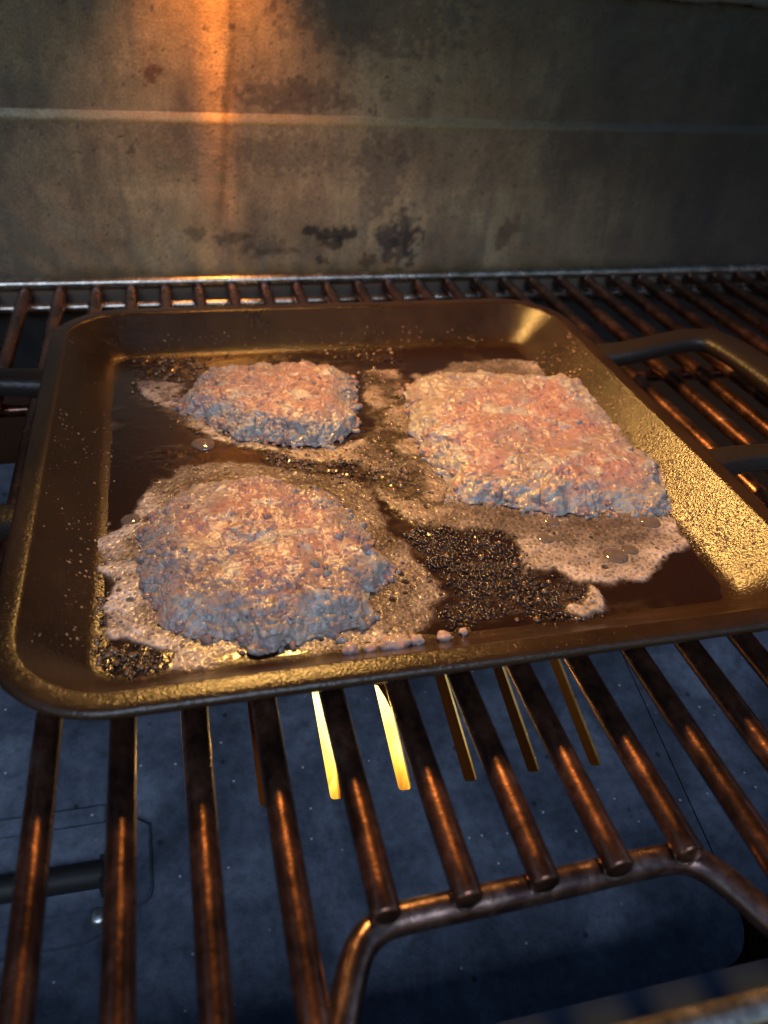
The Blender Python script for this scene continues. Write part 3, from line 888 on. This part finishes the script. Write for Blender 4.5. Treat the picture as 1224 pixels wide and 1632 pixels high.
    Vp = Vp.reshape(-1, 3)
    dirs = np.tile(PEB, (n_, 1))
    Vp = Vp + dirs * (np.repeat(rc, len(PEB)) * .85 * fbm(Vp, 1.5, seed + 60, 2))[:, None]
    Vp[:, 2] = np.maximum(Vp[:, 2], ZF)
    tone = np.repeat(r_.random(n_), len(PEB))
    cp = mixc((.28, .14, .105), (.24, .20, .165), sstep(.35, .9, tone)); cp = mixc(cp, (.24, .115, .085), .6 * (tone < .10))
    Fp = (PEF[None] + len(PEB) * np.arange(n_)[:, None, None]).reshape(-1, 4)
    mesh('mince_crumble', Vp, Fp, M_MEAT, o, col=cp, kind='stuff')
    # melted fat beading on the meat
    pick = r_.integers(0, NR * NT, 9000); pick = pick[(fbm(P[pick], 11, seed + 50, 3) + .35 * r_.normal(size=len(pick))) > .18]
    w_ = r_.random(len(pick)) < (srow[pick // NT] * .9 + .1); pick = pick[w_][:1800]
    rr_ = .18 + .5 * r_.random(len(pick)) ** 3
    Vd = UV[None] * rr_[:, None, None] * np.array([1.25, 1, .8]) + P[pick][:, None, :]
    Fd = (UF[None] + len(UV) * np.arange(len(pick))[:, None, None]).reshape(-1, 4)
    mesh('fat_droplet', Vd.reshape(-1, 3), Fd, M_FAT, o, kind='stuff')
    return o

patty('craggy beef patty nearest the camera, at the front left of the pan', PATTY_A, 6.6, 3.8, 11, .26, .15, 1.0)
patty('smallest beef patty, a notched mound by the far rim of the pan', PATTY_B, 6.6, 4.4, 23, .45, .5, 1.0)
patty('big squarish orange-lit beef patty on the right of the pan', PATTY_C, 6.4, 2.6, 37, .30, .25, 1.0)

# ---- grease sheet over the pan floor
def floor_grid(x0, x1, y0, y1, h):
    xs = np.arange(x0, x1 + h, h); ys = np.arange(y0, y1 + h, h)
    X, Y = np.meshgrid(xs, ys)
    return np.stack([X.ravel(), Y.ravel(), 0 * X.ravel()], 1), len(ys), len(xs)
def keep_faces(nr, nc, m):
    F = gridF(nr, nc); return F[m[F].all(1)]
def compact(P, F, *arrs):
    used = np.zeros(len(P), bool); used[F.ravel()] = True
    idx = np.cumsum(used) - 1
    return (P[used], idx[F]) + tuple(a_[used] for a_ in arrs)

P, nr, nc = floor_grid(PX0 + 22, PX1 - 22, PY0 + 22, PY1 - 22, .8)
busy = np.zeros(len(P))
for q in (CHAR_A, CHAR_B, CHAR_C, CHAR_D, FOAM_M, FOAM_B):
    busy = np.maximum(busy, sstep(-6, 6, poly_sd(P, q)))
busy = np.maximum(busy, .55 * sstep(.0, .45, fbm(P * [.7, 1.2, 1], 20, 15, 4)) * (P[:, 0] < 240))
f1, f2, idr = worley(P + np.stack([fbm(P, 5, 1), fbm(P, 5, 2), 0 * P[:, 0]], 1) * 2, 3.2, 3, True)
rip = .30 * fbm(P, 3.0, 4, 3) + .32 * (1 - f1) * (idr > .35) - .15
far = sstep(-150, -100, P[:, 1])
z = ZF + .20 + .42 * fbm(P, 26, 5, 3) * sstep(20, 0, np.minimum(np.minimum(P[:, 0] - PX0 - 22, PX1 - 22 - P[:, 0]), np.minimum(P[:, 1] - PY0 - 22, PY1 - 22 - P[:, 1]))) + rip * (.08 + 1.5 * busy)
P[:, 2] = z
gc = mixc((.016, .007, .005), (.05, .026, .012), busy * sstep(-.3, .5, fbm(P, 6, 6)))
gc = mixc(gc, (.14, .09, .05), .6 * busy * sstep(.1, .6, fbm(P * [.5, 1.3, 1], 7, 7, 4)))
mesh('grease', P, gridF(nr, nc), M_GREASE, None, col=gc, label='thin shiny dark brown grease covering the pan floor', cat='grease', kind='stuff')

BUBBLES = [
    (232.5, -294.5, 4.6, 'widest dark bubble in the foam, in front of the right patty'),
    (239.6, -291.8, 3.2, 'dark bubble touching the right side of the widest one'),
    (210.7, -280.4, 3.3, 'round dark bubble below the left front edge of the right patty'),
    (215.4, -281.2, 2.0, 'little bubble stuck to the right of the round dark bubble'),
    (256.0, -276.8, 4.2, 'clear bubble at the right front corner of the right patty'),
    (217.5, -270.5, 3.2, 'dark bubble tucked against the front edge of the right patty'),
    (62.0, -245.9, 3.6, 'dark bubble in the pale foam left of the front left patty'),
    (91.0, -195.5, 4.8, 'golden bubble in the grease between the two left patties'),
    (284.0, -213.0, 5.2, 'flat golden bubble against the right side of the pan'),
]
# ---- foam
def foam(label, poly, seed, h=.52, thick=1.0, holes=.5, wisps=0.0, pale=(.50, .385, .32), thin=(.17, .105, .075), soft=3.4, ragged=5.0, weight=None, veil=.13):
    Q = np.array(poly)
    P, nr, nc = floor_grid(Q[:, 0].min() - 5, Q[:, 0].max() + 5, Q[:, 1].min() - 5, Q[:, 1].max() + 5, h)
    P = P + np.stack([vnoise(P, .7, seed + 91), vnoise(P, .7, seed + 92), 0 * P[:, 0]], 1) * .12
    d = poly_sd(P, Q) + ragged * fbm(P, 8, seed, 4) + .5 * fbm(P, 1.6, seed + 1, 2)
    dens = sstep(0, soft, d)
    n = fbm(P * [.75, 1.2, 1], 13, seed + 2, 5)
    dens2 = dens * (1 - wisps * sstep(-.15, .35, n + .35 * fbm(P * [.6, 1.3, 1], 4, seed + 3, 3)))
    band = np.exp(-((d - 5.5) / 5.0) ** 2) * sstep(-.5, .3, fbm(P, 28, seed + 13, 2) + .25)
    dens2 = dens2 * np.clip(.30 + .8 * band + .35 * sstep(.0, .5, fbm(P, 16, seed + 14, 3)), 0, 1)
    if weight is not None: dens2 = dens2 * np.clip(weight(P) + .3 * fbm(P, 14, seed + 18, 3), 0, 1)
    keep = d > 0
    z = ZF + .35 + thick * (.55 * dens2 + .25 * dens) + .22 * fbm(P, 3, seed + 5, 3)
    f1, f2, i1 = worley(P, 4.6, seed + 6, True)
    rad = np.where(i1 > 1 - holes, .06 + .36 * ((i1 - 1 + holes) / holes) ** 3, 0) * sstep(-.35, .25, fbm(P, 15, seed + 15, 3))
    hole = 1 - sstep(rad - .05, rad + .03, f1); hole *= rad > 0
    rimm = np.exp(-((f1 - rad - .05) / .05) ** 2) * (rad > 0)
    g1, g2, i2 = worley(P, 1.9, seed + 7, True)
    rad2 = np.where(i2 > 1 - holes * 1.3, .2 + .18 * i2, 0)
    hole2 = (1 - sstep(rad2 - .12, rad2 + .06, g1)) * (rad2 > 0) * .8
    for bx, by, br, _l in BUBBLES:
        db = np.hypot(P[:, 0] - bx, P[:, 1] - by) / br
        inb = worley(P, br * .8, seed + 16, True)[0]
        hole = np.maximum(hole, (1 - sstep(.88, 1.02, db)) * (.55 + .45 * sstep(.2, .5, inb))); rimm = rimm * (db > 1) + .8 * np.exp(-((db - 1.08) / .07) ** 2)
    z += .35 * rimm - .5 * hole - .32 * hole2 + .18 * (1 - worley(P, 1.1, seed + 8, True)[0])
    P[:, 2] = np.maximum(z, ZF + .12)
    c = mixc(thin, pale, np.clip(dens2 * (.55 + .45 * sstep(-.5, .3, fbm(P, 9, seed + 9, 3))), 0, 1))
    c = mixc(c, (.30, .22, .19), .5 * sstep(.0, .5, fbm(P, 3.5, seed + 10, 3)))
    c = mixc(c, (.075, .055, .045), .8 * np.maximum(hole, hole2 * .7))
    al = np.clip(.05 + 1.3 * dens * (veil + .9 * dens2), 0, 1) * (1 - .62 * np.maximum(hole, .6 * hole2))
    al = al * (.7 + .3 * sstep(-.4, .3, fbm(P * [.8, 1.2, 1], 5, seed + 12, 4)))
    c = np.concatenate([c, np.clip(al + .5 * np.clip(rimm, 0, 1) * dens, 0, .97)[:, None]], 1)
    F = keep_faces(nr, nc, keep)
    P, F, c = compact(P, F, c)
    return mesh('grease_foam', P, F, M_FOAM, None, col=c, label=label, cat='foam', kind='stuff')

foam('pinkish foam bubbling all round the front left patty', FOAM_A, 101, holes=.72, wisps=.7, weight=lambda P: .18 + .82 * sstep(88, 62, P[:, 0]) + .35 * sstep(-300, -322, P[:, 1]), veil=.30, pale=(.62, .49, .44), thin=(.15, .085, .062), thick=.7)
foam('pale bubbly foam spreading in front of the right patty', FOAM_C, 131, holes=.72, wisps=.45, weight=lambda P: .25 + .75 * sstep(-272, -300, P[:, 1]) + .6 * sstep(250, 268, P[:, 0]), veil=.32, pale=(.60, .45, .37), thin=(.17, .115, .09), thick=.7)
foam('thin streaky brown foam between the patties', FOAM_M, 151, holes=.5, wisps=.95, thick=.6, thin=(.05, .028, .019), pale=(.27, .175, .13))
foam('patchy foam in front of the small far patty', FOAM_B, 171, holes=.4, wisps=.7, thick=.6, thin=(.06, .035, .024), pale=(.50, .37, .30))
foam('small stray foam patch near the front rim', FOAM_D, 191, holes=.5, wisps=.5, thick=1.6)

# ---- burnt crumbs, droplets and little bubbles (each kind one uncountable mass)
OCT = np.array([(1,0,0),(-1,0,0),(0,1,0),(0,-1,0),(0,0,1),(0,0,-1)], float)
OF = np.array([(0,2,4),(2,1,4),(1,3,4),(3,0,4),(2,0,5),(1,2,5),(3,1,5),(0,3,5)])
def in_poly(poly, n, pad=0):
    Q = np.array(poly); out = []
    lo_, hi_ = Q.min(0) - pad, Q.max(0) + pad
    while len(out) < n:
        p_ = rng.uniform(lo_, hi_, (n, 2))
        out += [tuple(q) for q in p_[poly_sd(p_, Q) + rng.normal(0, 2.5, n) > -pad]]
    return np.array(out[:n])
def chips(name, label, cat, spots, mat, smin, smax, z0, flat=.6):
    n = len(spots)
    A_ = OCT[None] * (1 + rng.uniform(-.35, .35, (n, 6, 1)))
    sc = smin + (smax - smin) * rng.random(n) ** 2.5
    rot = rng.uniform(0, 6.28, n); ti = rng.normal(0, .5, n)
    ca, sa = np.cos(rot)[:, None], np.sin(rot)[:, None]
    x, y, z_ = A_[..., 0] * 1.3, A_[..., 1] * .8, A_[..., 2] * flat
    z_, x = z_ * np.cos(ti)[:, None] + x * np.sin(ti)[:, None], x * np.cos(ti)[:, None] - z_ * np.sin(ti)[:, None]
    V = np.stack([x * ca - y * sa, x * sa + y * ca, z_], -1) * sc[:, None, None]
    V[..., 0] += spots[:, 0:1]; V[..., 1] += spots[:, 1:2]
    V[..., 2] += (spots[:, 2:3] if spots.shape[1] > 2 else z0) + sc[:, None] * .3
    F = (OF[None] + 6 * np.arange(n)[:, None, None]).reshape(-1, 3)
    return mesh(name, V.reshape(-1, 3), F, mat, None, smooth=False, label=label, cat=cat, kind='stuff')
chips('burnt_crumb', 'dark glinting burnt crumbs between the patties and the front rim', 'burnt crumbs',
      np.concatenate([in_poly(CHAR_A, 2600), in_poly(CHAR_B, 500), in_poly(CHAR_C, 500), in_poly(CHAR_D, 300)]), M_CHAR, .3, 1.1, ZF + .3)

def domes(name, label, cat, spots, mat, rmin, rmax, normals=None, flat=.75, power=2.0):
    n = len(spots)
    r = rmin + (rmax - rmin) * rng.random(n) ** power
    V = UV[None] * r[:, None, None] * np.array([1, 1, flat])
    if normals is not None:
        for k in range(n):
            q = Vector((0, 0, 1)).rotation_difference(Vector(normals[k])).to_matrix()
            V[k] = V[k] @ np.array(q).T
    V = V + spots[:, None, :]
    F = (UF[None] + len(UV) * np.arange(n)[:, None, None]).reshape(-1, 4)
    return mesh(name, V.reshape(-1, 3), F, mat, None, label=label, cat=cat, kind='stuff')
# droplets on the sloping sides
PO = np.array([p[0] for p in PROF[15:27]]); PZ = np.array([p[1] for p in PROF[15:27]])
sp, nn = [], []
def on_side(side, n, y0, y1, o0=8.5, o1=27, mu=None, sd=None):
    for _ in range(n):
        o_ = rng.uniform(o0, o1); y = rng.uniform(y0, y1) if mu is None else rng.normal(mu, sd)
        z_ = np.interp(o_, PO, PZ); dz = (np.interp(o_ + .4, PO, PZ) - np.interp(o_ - .4, PO, PZ)) / .8
        if side == 'L': sp.append((PX0 + o_, y, z_)); nn.append((-dz, 0, 1))
        elif side == 'R': sp.append((PX1 - o_, y, z_)); nn.append((dz, 0, 1))
        elif side == 'F': sp.append((y, PY1 - o_, z_)); nn.append((0, dz, 1))
on_side('L', 60, -235, -170, 9, 30, -205, 14); on_side('L', 50, -315, -120); on_side('L', 90, -310, -240, 17, 30)
on_side('R', 700, -318, -130); on_side('R', 420, -300, -190, 16, 28); on_side('F', 150, 62, 260, 16, 27); on_side('L', 40, -318, -110, 9, 29)
domes('grease_droplet', 'tiny bright grease droplets spattered on the sloping pan sides', 'grease droplets', np.array(sp), M_DROP, .16, .68, nn, .6, 2.8)
sb = np.concatenate([in_poly(CHAR_C, 160), in_poly(CHAR_D, 170), in_poly(CHAR_B, 130), in_poly(FOAM_M, 170), in_poly(FOAM_B, 110), in_poly(FOAM_A, 150, 1), in_poly(CHAR_A, 90)])
domes('small_bubble', 'small glinting bubbles scattered through the grease and foam', 'bubbles',
      np.concatenate([sb, np.full((len(sb), 1), ZF + .45)], 1), M_DROP, .3, 1.3, None, .8, 2.6)
# the few large bubbles
def big_bubble(x, y, r, label):
    n, m = 26, 9
    V = []
    for k in range(m):
        ph = k / (m - 1) * math.pi / 2 * .985
        for q in range(n):
            t = q * 2 * math.pi / n
            w = 1 + .06 * math.sin(2 * t + x) + .04 * math.sin(3 * t + y)
            V.append((x + r * w * math.cos(ph) * math.cos(t), y + r * w * math.cos(ph) * math.sin(t), ZF + .45 + r * .30 * math.sin(ph)))
    F = [tuple(f) for f in gridF(m, n, True)] + [tuple(range((m - 1) * n, m * n))]
    return mesh('grease_bubble', V, F, M_BUBBLE, None, label=label, cat='bubble', group='large bubbles in the foam')
for q in BUBBLES: big_bubble(*q)

def crumb(x, y, r, seed, label, st=1.0):
    n, m = 22, 14
    th = np.linspace(0, math.pi, m); ph = np.arange(n) * 2 * math.pi / n
    A_, B_ = np.meshgrid(ph, th)
    P = np.stack([st * np.sin(B_).ravel() * np.cos(A_).ravel(), np.sin(B_).ravel() * np.sin(A_).ravel(), .7 * np.cos(B_).ravel()], 1) * r
    k_ = 1 + .55 * (1 - worley(P, r * .75, seed)[0] ** 1.3) - .25 + .2 * fbm(P, r * .6, seed + 1)
    P = P * k_[:, None] + [x, y, ZF + r * .5]
    P[:, 2] = np.maximum(P[:, 2], ZF)
    c = mixc((.42, .24, .20), (.33, .25, .22), sstep(-.4, .4, fbm(P, 2, seed + 2)))
    Fq = [tuple(reversed(f)) for f in gridF(m, n, True)]
    return mesh('meat_crumb', P, Fq, M_MEAT, None, col=c, label=label, cat='meat crumb', group='meat crumbs along the front rim')
crumb(127.3, -325.0, 2.6, 1, 'roundish pink meat crumb at the left end of the row by the front rim')
crumb(133.5, -325.6, 2.0, 2, 'small low meat crumb second from the left by the front rim')
crumb(140.8, -325.4, 3.0, 3, 'long lumpy pink meat crumb in the middle of the row by the front rim', 1.7)
crumb(148.6, -324.6, 2.2, 4, 'knobbly meat crumb just right of the long lumpy one')
crumb(157.5, -324.5, 2.2, 5, 'lone pink meat crumb second from the right by the front rim')
crumb(164.5, -323.0, 1.4, 6, 'tiny meat crumb at the right end of the row by the front rim')
